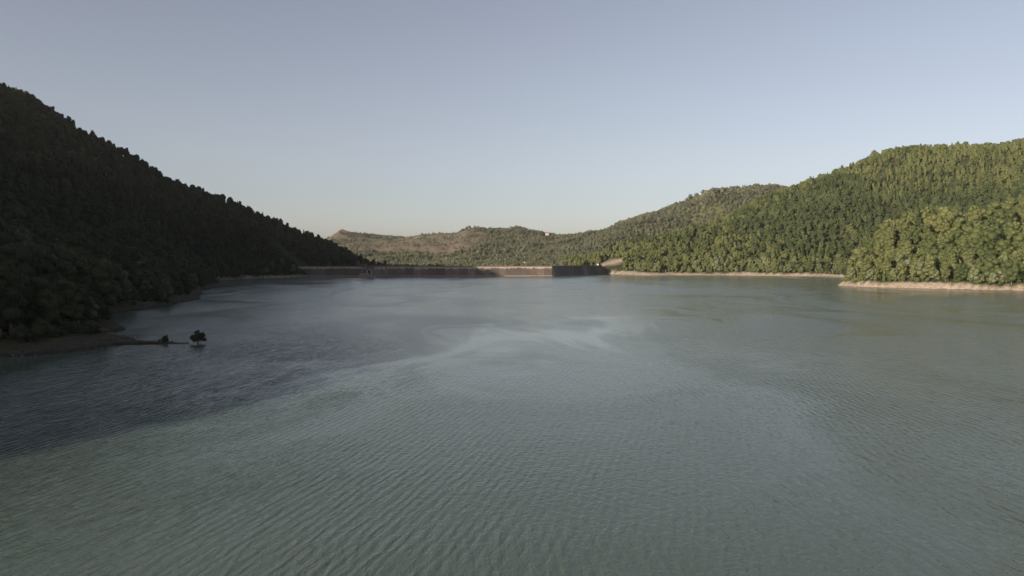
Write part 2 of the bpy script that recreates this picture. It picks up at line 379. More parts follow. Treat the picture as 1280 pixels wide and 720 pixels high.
# ------------------------------------------------------------------ tree building
ICO = {}
def ico(sub):
    if sub not in ICO:
        bm = bmesh.new(); bmesh.ops.create_icosphere(bm, subdivisions=sub, radius=1)
        bm.verts.ensure_lookup_table()
        ICO[sub] = (np.array([v.co[:] for v in bm.verts]), np.array([[v.index for v in f.verts] for f in bm.faces])); bm.free()
    return ICO[sub]
def lobes_for(style, g):
    """lobes (centre, radii) of a crown one unit high, z from 0 (ground) to 1"""
    L = []
    if style == 'lone':
        for x_, y_, z_, s_ in [(0, 0, .52, .17), (.22, .1, .62, .15), (-.24, -.05, .55, .16), (.05, -.15, .76, .14), (-.14, .1, .84, .10), (.38, 0, .40, .11), (.30, -.1, .78, .09), (-.36, .1, .42, .09), (-.02, .1, .94, .06), (.10, .2, .38, .11), (-.1, -.2, .36, .10)]:
            L.append(((x_, y_, z_ - .07), (s_, s_, s_ * .85)))
        return L
    if style == 'conifer':
        for k in range(9):
            t = k / 8; z = .12 + .84 * t; r = .20 * (1 - t) + .02
            for j in range(4 if t < .6 else 2):
                a = g.uniform(0, 6.28); L.append(((math.cos(a) * r * .45, math.sin(a) * r * .45, z), (r * .75, r * .75, .075)))
        L.append(((0, 0, .95), (.025, .025, .07)))
        return L
    wid, lo, n = {'broad': (.36, .12, 16), 'tall': (.21, .10, 14), 'willow': (.40, .04, 14), 'far': (.42, .12, 9), 'bush': (.5, .0, 9), 'lone': (.42, .17, 9)}[style]
    for k in range(n):
        t = (k + .5) / n
        z = lo + (1 - lo) * (.12 + .78 * t)
        env = math.sin(math.pi * min(1, max(0, (z - lo) / (1 - lo) * .84 + .13))) ** .7
        r = wid * env * math.sqrt(g.uniform(.1, 1)) * .68; a = k * 2.4 + g.uniform(-.6, .6)
        s = wid * g.uniform(.36, .56) * (.55 + .45 * env)
        L.append(((r * math.cos(a), r * math.sin(a), z), (s, s, s * g.uniform(.75, 1.1))))
    L.append(((0, 0, .5 + lo * .5), (wid * (.3 if style == 'lone' else .55),) * 2 + ((1 - lo) * .3,)))
    return L
def crown_arrays(style, seed, leaves, leaf, H):
    g = np.random.default_rng(seed); L = lobes_for(style, g)
    V, F = [], []; base = 0
    iv, if_ = ico(1 if leaves < 700 else 2)
    vol = np.array([r[0] * r[2] for _, r in L]) ** .9; cnt = np.maximum(4, (vol / vol.sum() * leaves)).astype(int)
    for (c, r), k in zip(L, cnt):
        c = np.array(c) * H; r = np.array(r) * H
        jit = 1 + g.normal(0, .10, (len(iv), 1))
        V.append(iv * r * .84 * jit + c); F.append(if_ + base); base += len(iv)
        d = g.normal(size=(k, 3)); d[:, 2] += .25; d /= np.linalg.norm(d, axis=1, keepdims=True)
        p = c + d * r * g.uniform(.80, 1.16, (k, 1))
        nrm = d + g.normal(0, .55, (k, 3)); nrm /= np.linalg.norm(nrm, axis=1, keepdims=True)
        u = np.cross(nrm, g.normal(size=(k, 3))); u /= np.linalg.norm(u, axis=1, keepdims=True); v = np.cross(nrm, u)
        s = leaf * g.uniform(.55, 1.25, (k, 1)) * H
        a, b, cc = p + u * s, p - u * s * .6 + v * s * .8, p - u * s * .5 - v * s * .9
        V.append(np.stack([a, b, cc], 1).reshape(-1, 3)); F.append(np.arange(k * 3).reshape(-1, 3) + base); base += 3 * k
    return np.concatenate(V), np.concatenate(F)
def tube_arrays(path, radii, n=6):
    V, F = [], []
    for (p, r) in zip(path, radii):
        for k in range(n):
            a = 2 * math.pi * k / n; V.append((p[0] + r * math.cos(a), p[1] + r * math.sin(a), p[2]))
    for i in range(len(path) - 1):
        for k in range(n):
            a, b = i * n + k, i * n + (k + 1) % n
            F += [(a, b, b + n), (a, b + n, a + n)]
    return np.array(V), np.array(F)
def trunk_arrays(style, seed, H):
    g = np.random.default_rng(seed + 500)
    r0 = {'bush': .03, 'lone': .05}.get(style, .022) * H
    top = {'conifer': .93, 'broad': .7, 'tall': .85, 'willow': .6, 'far': .5, 'bush': .6, 'lone': .75}[style]
    path = [(0, 0, -.06 * H), (0, 0, .01 * H), (g.normal(0, .01) * H, g.normal(0, .01) * H, top * .5 * H), (g.normal(0, .02) * H, g.normal(0, .02) * H, top * H)]
    V, F = tube_arrays(path, [r0 * 1.5, r0 * 1.15, r0 * .75, r0 * .15]); Vs, Fs = [V], [F]; b = len(V)
    if style not in ('conifer', 'far'):
        for k in range(5):
            a = k * 2.5 + g.uniform(0, 1); z0 = (.18 + .09 * k) * H * (1 if style != 'bush' else .4); rr = g.uniform(.12, .22) * H * (.55 if style == 'tall' else 1)
            pth = [(0, 0, z0), (math.cos(a) * rr * .5, math.sin(a) * rr * .5, z0 + .09 * H), (math.cos(a) * rr, math.sin(a) * rr, z0 + .22 * H)]
            V, F = tube_arrays(pth, [r0 * .5, r0 * .35, r0 * .08], 5); Vs.append(V); Fs.append(F + b); b += len(V)
    return np.concatenate(Vs), np.concatenate(Fs)
def mesh_tri(name, parts):
    """parts: list of (V, F, material)"""
    V = np.concatenate([p[0] for p in parts]); F = []; mi = []; b = 0
    for k, (v, f, m) in enumerate(parts):
        F.append(f + b); b += len(v); mi.append(np.full(len(f), k))
    F = np.concatenate(F); me = bpy.data.meshes.new(name)
    me.vertices.add(len(V)); me.vertices.foreach_set('co', V.ravel().astype(np.float32))
    me.loops.add(F.size); me.loops.foreach_set('vertex_index', F.ravel().astype(np.int32))
    me.polygons.add(len(F)); me.polygons.foreach_set('loop_start', np.arange(0, F.size, 3, dtype=np.int32))
    me.polygons.foreach_set('material_index', np.concatenate(mi).astype(np.int32))
    me.update(calc_edges=True)
    for _, _, m in parts: me.materials.append(m)
    return me
# kinds: style, material, height, leaves, leaf size, seeds
KINDS = [('broad', 'broad', 14), ('broad', 'broad', 14), ('broad', 'broad', 14), ('tall', 'tall', 16), ('tall', 'tall', 16),
         ('willow', 'willow', 11), ('willow', 'willow', 11), ('conifer', 'conifer', 17), ('broad', 'shaded', 14), ('broad', 'shaded', 14), ('tall', 'shaded', 16), ('willow', 'shadewillow', 11), ('bush', 'broad', 4.5), ('bush', 'shaded', 4.5), ('broad', 'deep', 14), ('broad', 'deep', 14), ('tall', 'deep', 16)]
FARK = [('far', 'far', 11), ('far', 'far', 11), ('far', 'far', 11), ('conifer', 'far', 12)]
def src_collection(name, kinds, leaves, leaf):
    c = bpy.data.collections.new(name)
    for i, (st, mt, H) in enumerate(kinds):
        cv, cf = crown_arrays(st, 100 + i, leaves, leaf, H); parts = [(cv, cf, M_LEAF[mt])]
        if leaves > 300:
            tv, tf = trunk_arrays(st, 100 + i, H); parts.append((tv, tf, M_BARK))
        me = mesh_tri('tree_source', parts)
        o = bpy.data.objects.new('%s_%02d' % (name, i), me); c.objects.link(o)
    return c
SRC = src_collection('wood_tree_kinds', KINDS, 1000, .034)
SRCF = src_collection('distant_tree_kinds', FARK, 140, .07)
IND = []      # meshes of the single trees: crown and trunk apart
for i, (st, mt, H) in enumerate(KINDS):
    cv, cf = crown_arrays(st, 100 + i, 2600, .022, H); tv, tf = trunk_arrays(st, 100 + i, H)
    IND.append((mesh_tri('crown', [(cv, cf, M_LEAF[mt])]), mesh_tri('trunk', [(tv, tf, M_BARK)])))

# ------------------------------------------------------------------ where trees stand
def hgrid(x, y):
    i = np.clip(np.searchsorted(gx, x) - 1, 0, len(gx) - 2); j = np.clip(np.searchsorted(gy, y) - 1, 0, len(gy) - 2)
    tx = np.clip((x - gx[i]) / (gx[i + 1] - gx[i]), 0, 1); ty = np.clip((y - gy[j]) / (gy[j + 1] - gy[j]), 0, 1)
    return (GZ[j, i] * (1 - tx) + GZ[j, i + 1] * tx) * (1 - ty) + (GZ[j + 1, i] * (1 - tx) + GZ[j + 1, i + 1] * tx) * ty
def seen(x, y, z, slack):
    vis = np.ones(len(x), bool)
    for t in np.linspace(.3, .985, 70):
        vis &= hgrid(x * t, y * t) - slack < CAM_Z + (z - CAM_Z) * t
    return vis
def scatter(x0, x1, y0, y1, sp, seed):
    g = np.random.default_rng(seed)
    X, Y = np.meshgrid(np.arange(x0, x1, sp), np.arange(y0, y1, sp))
    X = X + sp * .5 * (np.arange(X.shape[0]) % 2)[:, None]
    x = (X + g.uniform(-.42, .42, X.shape) * sp).ravel(); y = (Y + g.uniform(-.42, .42, Y.shape) * sp).ravel()
    z = hgrid(x, y)
    px, _ = to_px(x, y, z); k = (px > -110) & (px < 1390) & (y > 100); x, y, z = x[k], y[k], z[k]
    k = seen(x, y, z + 16, 3 + y * .004); return x[k], y[k], z[k], g
DAM = [water_at(388, 345.6), water_at(690, 345.0), water_at(750, 343.2), (137, 966)]
def near_dam(x, y, r):
    d = np.full(len(x), 1e9)
    ext = [(DAM[0][0] - 30, DAM[0][1] - 2)] + DAM[1:]
    for a, b in zip(ext[:-1], ext[1:]):
        dx, dy = b[0] - a[0], b[1] - a[1]; t = np.clip(((x - a[0]) * dx + (y - a[1]) * dy) / (dx * dx + dy * dy), 0, 1)
        d = np.minimum(d, np.hypot(x - a[0] - t * dx, y - a[1] - t * dy))
    return d < r
HOUSES = [(684, 2105), (716, 2060), (636, 1300), (655, 1300)]
def near_house(x, y):
    ok = np.ones(len(x), bool)
    for px, d in HOUSES:
        hx = ray(px, 322)[0] * d; ok &= ~((np.abs(x - hx) < 14) & (y < d + 14) & (y > d - 75))
    return ok
woods = {}
# left hillside
x, y, z, g = scatter(-700, -60, 110, 1010, 5.3, 1)
k = (z > shore_level(x, y) + 1.0) & ~near_dam(x, y, 13) & (meadow_mask(x, y) < .3)
kk = (y < 330) & (z < 2.6); k &= ~kk
x, y, z = x[k], y[k], z[k]; u = g.random(len(x)); low = z < 12
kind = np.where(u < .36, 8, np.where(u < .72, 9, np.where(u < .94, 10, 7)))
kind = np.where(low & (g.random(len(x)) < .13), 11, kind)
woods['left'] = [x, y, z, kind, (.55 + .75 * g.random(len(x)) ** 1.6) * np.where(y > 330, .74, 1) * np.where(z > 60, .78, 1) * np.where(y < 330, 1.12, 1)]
# right hills
x, y, z, g = scatter(90, 1050, 400, 1420, 5.2, 2)
k = (z > shore_level(x, y) + .6) & (g.random(len(x)) < .93) & (fbm(x, y, 26, 3, 99) > -.40) & ~near_dam(x, y, 14) & (cut_mask(x, y) < .25)
x, y, z = x[k], y[k], z[k]; u = g.random(len(x)) + .55 * fbm(x, y, 90, 2, 91); low = z < 16
kind = np.where(u < .26, 0, np.where(u < .48, 1, np.where(u < .66, 2, np.where(u < .82, 3, 4))))
kind = np.where(g.random(len(x)) < .05, 7, kind)
dk = np.exp(-(((x - 470) / 170) ** 2 + ((y - 1040) / 150) ** 2)) + .9 * np.exp(-(((x - 620) / 120) ** 2 + ((y - 960) / 60) ** 2)) + .7 * fbm(x, y, 120, 3, 95)
kind = np.where(dk > g.uniform(.2, .8, len(x)), 14 + (g.random(len(x)) * 2.6).astype(int), kind)
yl = (x > 560) & (y > 1060) & (g.random(len(x)) < .7); kind = np.where(yl, 3 + (g.random(len(x)) < .5), kind)
ul = g.random(len(x)); kind = np.where(low & (ul < .62), np.where(ul < .2, 5, np.where(ul < .38, 6, np.where(ul < .5, 3, 4))), kind)
big = np.where(g.random(len(x)) < .05, 1.35, 1)
woods['right'] = [x, y, z, kind, big * (.45 + .9 * g.random(len(x)) ** 1.6) * np.where(yl, .82, 1) * np.where(y > 640, .76, .95)]
def fringe(x0, x1, y0, y1, seed, kind_, hi):
    x, y, z, g = scatter(x0, x1, y0, y1, 3.2, seed)
    k = (z > shore_level(x, y) + .3) & (z < shore_level(x, y) + hi) & ~near_dam(x, y, 10) & (g.random(len(x)) < .55) & (cut_mask(x, y) < .2) & ((y > 330) | (z > 1.7))
    return [x[k], y[k], z[k], np.full(k.sum(), kind_), g.uniform(.4, 1.1, k.sum())]
# far ridges
x, y, z, g = scatter(-1150, 1350, 1010, 2600, 8.0, 3)
k = ((bare_mask(x, y) < .3 + .9 * (fbm(x, y, 24, 2, 93))) | (g.random(len(x)) < .17)) & (near_house(x, y)) & ((meadow_mask(x, y) < .35) | (g.random(len(x)) < np.where(x > 200, .5, .3))) & ~((y < 1425) & (x > 90)) & (z > 2)
x, y, z = x[k], y[k], z[k]; u = g.random(len(x))
kind = np.where(u < .33, 0, np.where(u < .63, 1, np.where(u < .9, 2, 3)))
clump = (np.exp(-(((x - 500) / 130) ** 2 + ((y - 1850) / 45) ** 2)) + .5 * fbm(x, y, 40, 2, 97) > .55)
woods['far'] = [x, y, z, kind, (1 + .75 * clump) * g.uniform(.35, 1.0, len(x)) * (1 - .3 * (bare_mask(x, y) > .05))]

# the single trees: those that show largest in the view
cand = []
for key in ('left', 'right'):
    x, y, z, kind, s = woods[key]
    Hh = np.array([k_[2] for k_ in KINDS])[kind] * s
    Wd = np.array([{'broad': .6, 'tall': .36, 'willow': .66, 'conifer': .34, 'bush': .8}[k_[0]] for k_ in KINDS])[kind] * Hh
    pxc, pyt = to_px(x, y, z + Hh); _, pyb = to_px(x, y, z)
    for i in range(len(x)): cand.append((y[i], key, i, pxc[i], pyt[i], pyb[i], Wd[i] * FPX / y[i] / 2))
cand.sort(key=lambda c: -c[0])
buf = np.full((720, 1280), -1, int)
for q, (d, key, i, cx, t, b_, hw) in enumerate(cand):
    x0, x1 = int(max(0, cx - hw)), int(min(1280, cx + hw)); y0, y1 = int(max(0, t)), int(min(720, b_ + 1))
    if x1 > x0 and y1 > y0: buf[y0:y1, x0:x1] = q
cnt = np.bincount(buf[buf >= 0], minlength=len(cand))
top = np.argsort(-cnt)[:286]
single = {'left': set(), 'right': set()}
for q in top:
    if cnt[q] > 0: single[cand[q][1]].add(cand[q][2])

def tag(o, label=None, cat=None, group=None, kind=None):
    if label: o['label'] = label
    if cat: o['category'] = cat
    if group: o['group'] = group
    if kind: o['kind'] = kind
def single_tree(x, y, z, kind, s, rot, label, group, name):
    e = bpy.data.objects.new(name, None); col.objects.link(e); e.empty_display_size = .1
    e.location = (x, y, z); e.rotation_euler = (0, 0, rot); e.scale = (s, s, s)
    tag(e, label, 'tree', group)
    for nm, me in zip(('crown', 'trunk'), IND[kind]):
        c = bpy.data.objects.new(nm, me); col.objects.link(c); c.parent = e
    return e
SPEC = {0: 'broadleaf_tree', 1: 'broadleaf_tree', 2: 'broadleaf_tree', 3: 'ash_tree', 4: 'ash_tree', 5: 'willow_tree', 6: 'willow_tree', 7: 'conifer_tree', 8: 'broadleaf_tree', 9: 'broadleaf_tree', 10: 'ash_tree', 11: 'willow_tree', 12: 'bush', 13: 'bush', 14: 'broadleaf_tree', 15: 'broadleaf_tree', 16: 'ash_tree'}
WORD = {'broadleaf_tree': 'round-crowned broadleaf tree', 'ash_tree': 'tall narrow broadleaf tree', 'willow_tree': 'pale bushy willow tree', 'conifer_tree': 'dark pointed conifer'}
for key in ('left', 'right'):
    x, y, z, kind, s = woods[key]
    for i in sorted(single[key]):
        nm = SPEC[int(kind[i])]
        rise = z[i] - shore_level(x[i], y[i])
        if key == 'left' and y[i] < 330:
            place = ('at the water edge of the dark wood above the low spit' if rise < 3 else 'behind the front row of the dark wood above the low spit' if rise < 14 else 'high in the dark wood above the low spit')
            grp = 'trees above the near left spit'
        elif key == 'left':
            place = ('at the foot of the dark left hillside' if rise < 5 else 'low on the dark left hillside' if rise < 30 else 'halfway up the dark left hillside' if rise < 75 else 'near the skyline of the dark left hillside')
            grp = 'trees on the shaded left hillside'
        elif y[i] > 760:
            place = 'on the sunlit hill behind the right bay'; grp = 'trees on the sunlit hill behind the bay'
        else:
            place = ('directly above the pale bank of the right headland' if rise < 4 else 'behind the front row of the right headland' if rise < 16 else 'high on the spur of the right headland')
            grp = 'trees on the sunlit right headland'
        single_tree(x[i], y[i], z[i] - .3, int(kind[i]), s[i], rng.uniform(0, 6.28), '%s %s' % (WORD[nm], place), grp + ', ' + nm.replace('_', ' ') + 's', nm)

def wood_object(name, data, skip, source, label):
    x, y, z, kind, s = data
    k = np.ones(len(x), bool); k[list(skip)] = False
    x, y, z, kind, s = x[k], y[k], z[k] - .3, kind[k], s[k]
    me = bpy.data.meshes.new(name); me.vertices.add(len(x))
    me.vertices.foreach_set('co', np.stack([x, y, z], -1).ravel().astype(np.float32))
    for nm, tp, v in (('tree_kind', 'INT', kind), ('tree_scale', 'FLOAT', s), ('tree_turn', 'FLOAT', rng.uniform(0, 6.28, len(x)))):
        a = me.attributes.new(nm, tp, 'POINT'); a.data.foreach_set('value', v.astype(np.int32 if tp == 'INT' else np.float32))
    o = bpy.data.objects.new(name, me); col.objects.link(o); tag(o, label, 'trees', None, 'stuff')
    ng = bpy.data.node_groups.new(name, 'GeometryNodeTree')
    ng.interface.new_socket('Geometry', in_out='INPUT', socket_type='NodeSocketGeometry'); ng.interface.new_socket('Geometry', in_out='OUTPUT', socket_type='NodeSocketGeometry')
    n, l = ng.nodes, ng.links
    gi, go = n.new('NodeGroupInput'), n.new('NodeGroupOutput')
    ci = n.new('GeometryNodeCollectionInfo'); ci.inputs['Collection'].default_value = source
    ci.inputs['Separate Children'].default_value = True; ci.inputs['Reset Children'].default_value = True
    ip = n.new('GeometryNodeInstanceOnPoints'); ip.inputs['Pick Instance'].default_value = True
    def attr(nm, tp):
        a = n.new('GeometryNodeInputNamedAttribute'); a.data_type = tp; a.inputs['Name'].default_value = nm; return a.outputs[0]
    l.new(gi.outputs[0], ip.inputs['Points']); l.new(ci.outputs[0], ip.inputs['Instance'])
    l.new(attr('tree_kind', 'INT'), ip.inputs['Instance Index']); l.new(attr('tree_scale', 'FLOAT'), ip.inputs['Scale'])
    cx = n.new('ShaderNodeCombineXYZ'); l.new(attr('tree_turn', 'FLOAT'), cx.inputs[2]); l.new(cx.outputs[0], ip.inputs['Rotation'])
    l.new(ip.outputs[0], go.inputs[0])
    md = o.modifiers.new('trees', 'NODES'); md.node_group = ng
    return o
wood_object('left_hill_forest', woods['left'], single['left'], SRC, 'dense dark wood covering the shaded hillside on the left')
wood_object('right_hill_forest', woods['right'], single['right'], SRC, 'dense olive green wood covering the sunlit hills on the right')
woods['fringe_left'] = fringe(-330, -60, 120, 900, 8, 13, 3.5); woods['fringe_right'] = fringe(130, 560, 420, 960, 9, 12, 4.0)
wood_object('left_shore_scrub', woods['fringe_left'], [], SRC, 'dark scrub along the foot of the shaded left wood')
wood_object('right_shore_scrub', woods['fringe_right'], [], SRC, 'green scrub along the foot of the sunlit right woods')
wood_object('far_forest', woods['far'], [], SRCF, 'scattered far-off trees on the ridges beyond the dam')
print('trees', {k: len(v[0]) for k, v in woods.items()}, 'single', {k: len(v) for k, v in single.items()}, 'min px', cnt[top[-1]])

# ------------------------------------------------------------------ box / prism helpers
def obj(name, me, parent=None, loc=None):
    o = bpy.data.objects.new(name, me); col.objects.link(o)
    if parent: o.parent = parent
    if loc is not None: o.location = loc
    return o
def prism(name, verts, faces, m, bevel=0.0):
    bm = bmesh.new(); vs = [bm.verts.new(v) for v in verts]
    for f in faces: bm.faces.new([vs[i] for i in f])
    bmesh.ops.recalc_face_normals(bm, faces=bm.faces)
    if bevel: bmesh.ops.bevel(bm, geom=list(bm.edges), offset=bevel, segments=1, affect='EDGES')
    me = bpy.data.meshes.new(name); bm.to_mesh(me); bm.free(); me.materials.append(m); return me
BF = [(0, 1, 2, 3), (4, 5, 6, 7), (0, 1, 5, 4), (1, 2, 6, 5), (2, 3, 7, 6), (3, 0, 4, 7)]
def box_me(name, sx, sy, z0, z1, m, bevel=0.0, cx=0, cy=0):
    v = [(cx + a * sx / 2, cy + b * sy / 2, z) for z in (z0, z1) for a, b in ((-1, -1), (1, -1), (1, 1), (-1, 1))]
    return prism(name, v, BF, m, bevel)
def extrude_profile(name, prof, length, m, bevel=0.0, x0=0.0):
    n = len(prof); v = [(x0, a, b) for a, b in prof] + [(x0 + length, a, b) for a, b in prof]
    f = [tuple(range(n)), tuple(range(n, 2 * n))] + [(i, (i + 1) % n, n + (i + 1) % n, n + i) for i in range(n)]
    return prism(name, v, f, m, bevel)

def concrete(name, lo, mid, hi, top=None, z0=8.6):
    m, n, l, b = mat(name); g = n.new('ShaderNodeNewGeometry'); pos = g.outputs['Position']; oi = n.new('ShaderNodeObjectInfo')
    mp = n.new('ShaderNodeMapping'); l.new(pos, mp.inputs[0]); mp.inputs['Scale'].default_value = (1, 1, .22)
    t = noise(n, l, mp.outputs[0], .8, 5, .65); t2 = noise(n, l, pos, .09, 3, .6)
    f = mixc(n, l, .4, t.outputs[0], t2.outputs[0]); f = mixc(n, l, .28, f, oi.outputs['Random'])
    r = ramp(n, [(.3, lo), (.5, mid), (.72, hi)]); l.new(f, r.inputs[0]); c = r.outputs[0]
    if top:      # pale lime bloom running down from the coping
        sp = n.new('ShaderNodeSeparateXYZ'); l.new(pos, sp.inputs[0])
        zz = math_(n, l, 'ADD', sp.outputs[2], math_(n, l, 'MULTIPLY', math_(n, l, 'SUBTRACT', t.outputs[0], .5), 7.0))
        zz = math_(n, l, 'ADD', zz, math_(n, l, 'MULTIPLY', math_(n, l, 'SUBTRACT', oi.outputs['Random'], .5), 1.2))
        c = mixc(n, l, maprange(n, l, zz, z0, z0 + 1.1), c, top)
    l.new(c, b.inputs['Base Color']); b.inputs['Roughness'].default_value = .9; b.inputs['Specular IOR Level'].default_value = .2
    bump(n, l, t.outputs[0], .15, .6, b); return m
def plain(name, c, rough=.7, var=.25, metal=0):
    m, n, l, b = mat(name); g = n.new('ShaderNodeNewGeometry'); t = noise(n, l, g.outputs['Position'], 1.3, 4, .6)
    r = ramp(n, [(.3, tuple(k * (1 - var) for k in c)), (.7, tuple(min(1, k * (1 + var)) for k in c))]); l.new(t.outputs[0], r.inputs[0])
    l.new(r.outputs[0], b.inputs['Base Color']); b.inputs['Roughness'].default_value = rough; b.inputs['Metallic'].default_value = metal; return m
M_SLAB = concrete('facing_slab_concrete', (.070, .058, .051), (.118, .096, .083), (.19, .16, .138), (.38, .32, .26))
M_SHADESLAB = concrete('shade_toned_facing_concrete', (.045, .045, .050), (.095, .094, .098), (.18, .175, .17))  # darker, cooler copy of the facing; the return section's shade put into colour
M_LEDGE = concrete('pale_ledge_concrete', (.22, .18, .15), (.31, .26, .22), (.40, .35, .30))
M_JOINT = plain('joint_filler', (.05, .042, .038), .9)
M_CREST = plain('crest_concrete', (.16, .115, .09), .9)
M_STEEL = plain('rail_steel', (.10, .09, .085), .6)
M_TOWER = concrete('tower_concrete', (.12, .10, .085), (.20, .17, .145), (.30, .26, .22))
M_DARK = plain('dark_opening', (.02, .02, .022), .9)
M_WHITE = plain('white_render', (.50, .48, .45), .8, .08)
M_TILE = plain('red_roof_tile', (.33, .15, .10), .85)
M_STONE = concrete('boulder_stone', (.06, .052, .045), (.11, .098, .085), (.18, .16, .14))

# ------------------------------------------------------------------ the dam
dam = bpy.data.objects.new('dam', None); col.objects.link(dam); dam.location = (DAM[0][0], DAM[0][1], 0)
tag(dam, 'long low rust brown concrete dam across the far end of the lake', 'dam')
def dam_section(a, b, n, slab_m, z_top=11.0, z_end=None, ledge=True, first=0.0):
    """local frame: x along the section, -y towards the lake"""
    L = math.hypot(b[0] - a[0], b[1] - a[1]); ang = math.atan2(b[1] - a[1], b[0] - a[0])
    M = Matrix.Translation((a[0] - DAM[0][0], a[1] - DAM[0][1], 0)) @ Matrix.Rotation(ang, 4, 'Z')
    ze = z_top if z_end is None else z_end
    def put(name, me, x=0, y=0, z=0):
        o = obj(name, me, dam); o.matrix_parent_inverse = Matrix.Identity(4); o.matrix_local = M @ Matrix.Translation((x, y, z)); return o
    if z_end is None:
        put('core', extrude_profile('core', [(-3.3, -3), (-3.3, .5), (-.25, 10.9), (7.5, 10.9), (24, -3)], L, M_JOINT, 0, 0))
        put('crest_road', extrude_profile('crest_road', [(-.3, 10.92), (-.3, 11.18), (7.6, 11.18), (7.6, 10.92)], L, M_CREST))
        put('parapet', extrude_profile('parapet', [(-.32, 11.2), (-.32, 12.0), (.02, 12.0), (.02, 11.2)], L, M_CREST, .03))
        if ledge: put('ledge', extrude_profile('ledge', [(-6.2, -3), (-6.2, .75), (-3.0, 1.05), (-3.0, -3)], L, M_LEDGE))
        w_ = L / n; me = None
        for k in range(n):
            if me is None: me = extrude_profile('facing_slab', [(-3.5, .2), (-.42, 10.7), (-.1, 10.7), (-3.1, .2)], w_ - .32, slab_m, .04)
            put('facing_slab', me, k * w_ + .16)
        # coping blocks on top of the slabs
        cm = extrude_profile('coping', [(-.62, 10.72), (-.62, 11.15), (-.34, 11.15), (-.34, 10.72)], w_ - .2, M_LEDGE if ledge else M_SHADESLAB, .02)
        for k in range(n): put('coping', cm, k * w_ + .1)
        # railing behind the parapet, too fine to pick apart
        bm = bmesh.new()
        def bar(x0, x1, y0, y1, z0, z1):
            vs = [bm.verts.new((x, y, z)) for z in (z0, z1) for x, y in ((x0, y0), (x1, y0), (x1, y1), (x0, y1))]
            for f in BF: bm.faces.new([vs[i] for i in f])
        for k in range(int(L / 2.5)): bar(k * 2.5, k * 2.5 + .1, .1, .2, 11.18, 12.7)
        bar(0, L, .08, .22, 12.6, 12.72); bar(0, L, .1, .2, 12.25, 12.31)
        me = bpy.data.meshes.new('railing'); bm.to_mesh(me); bm.free(); me.materials.append(M_STEEL); put('railing', me)['kind'] = 'stuff'
    else:   # wing wall falling to the shore
        w_ = L / n
        for k in range(n):
            za, zb = z_top + (ze - z_top) * k / n, z_top + (ze - z_top) * (k + 1) / n; x0, x1 = k * w_ + .1, (k + 1) * w_ - .1
            v = [(x0, -3.4, -2), (x1, -3.4, -2), (x1, 6, -2), (x0, 6, -2), (x0, -.4 - 3 * (1 - za / 11), za + .6), (x1, -.4 - 3 * (1 - zb / 11), zb + .6), (x1, 2, zb + .6), (x0, 2, za + .6)]
            put('wing_wall_block', prism('wing_wall_block', v, BF, slab_m, .05))
A0 = (DAM[0][0] - 34, DAM[0][1] - 3)
dam_section(A0, DAM[0], 4, M_SLAB); dam_section(DAM[0], DAM[1], 31, M_SLAB)
dam_section(DAM[1], DAM[2], 10, M_SHADESLAB, ledge=False)
dam_section(DAM[2], DAM[3], 5, concrete('brown_wing_concrete', (.05, .032, .026), (.085, .055, .045), (.13, .09, .075)), 11.0, 1.0)

# ------------------------------------------------------------------ intake tower with its footbridge
tx, ty, _ = at(459, 348, 795); 
tower = bpy.data.objects.new('intake_tower', None); col.objects.link(tower); tower.location = (tx, ty, 0); tower.rotation_euler = (0, 0, R(-12))
tag(tower, 'small concrete intake tower standing in the water before the shaded end of the dam', 'tower')
obj('plinth', box_me('plinth', 16, 9, -6, 1.4, M_TOWER, .15), tower)
obj('plinth_step', box_me('plinth_step', 11, 8, 1.4, 4.6, M_LEDGE, .12, -2, 0), tower)
sh = obj('shaft', box_me('shaft', 6.5, 6.5, 1.4, 11.2, M_TOWER, .1, 3.4, .2), tower)
obj('opening', box_me('opening', 2.2, .3, 3.4, 8.2, M_DARK, 0, 3.6, -3.15), sh); obj('opening', box_me('opening', 1.4, .3, 8.9, 10.2, M_DARK, 0, 1.6, -3.15), sh)
for cx_ in (-6.2, -1.2): obj('column', box_me('column', .9, .9, 1.4, 11.3, M_TOWER, .05, cx_, 1), tower)
obj('deck', box_me('deck', 19, 9.5, 11.3, 12.0, M_TOWER, .06), tower)
cab = obj('gatehouse', box_me('gatehouse', 5.2, 4.6, 12.0, 14.9, M_TOWER, .05, -4, .3), tower)
obj('roof', box_me('roof', 6.2, 5.6, 14.9, 15.25, M_CREST, .05, -4, .3), cab); obj('door', box_me('door', 1.1, .12, 12.02, 14.1, M_DARK, 0, -3, -2.06), cab)
obj('window', box_me('window', 1.2, .12, 13.1, 14.1, M_DARK, 0, -5, -2.06), cab)
bm = bmesh.new()
def rail_bar(bm, p0, p1, t=.09):
    p0, p1 = Vector(p0), Vector(p1); d = (p1 - p0).normalized(); u = d.orthogonal().normalized() * t / 2; v = d.cross(u)
    vs = [bm.verts.new(p + a * u + b * v) for p in (p0, p1) for a, b in ((-1, -1), (1, -1), (1, 1), (-1, 1))]
    for f in BF: bm.faces.new([vs[i] for i in f])
for sx in (-9.3, 9.3):
    rail_bar(bm, (sx, -4.6, 13.1), (sx, 4.6, 13.1))
for sy in (-4.6, 4.6):
    rail_bar(bm, (-9.3, sy, 13.1), (9.3, sy, 13.1)); rail_bar(bm, (-9.3, sy, 12.6), (9.3, sy, 12.6))
    for k in range(10): rail_bar(bm, (-9.3 + k * 2.07, sy, 12), (-9.3 + k * 2.07, sy, 13.1))
me = bpy.data.meshes.new('deck_railing'); bm.to_mesh(me); bm.free(); me.materials.append(M_STEEL); obj('deck_railing', me, tower)['kind'] = 'stuff'
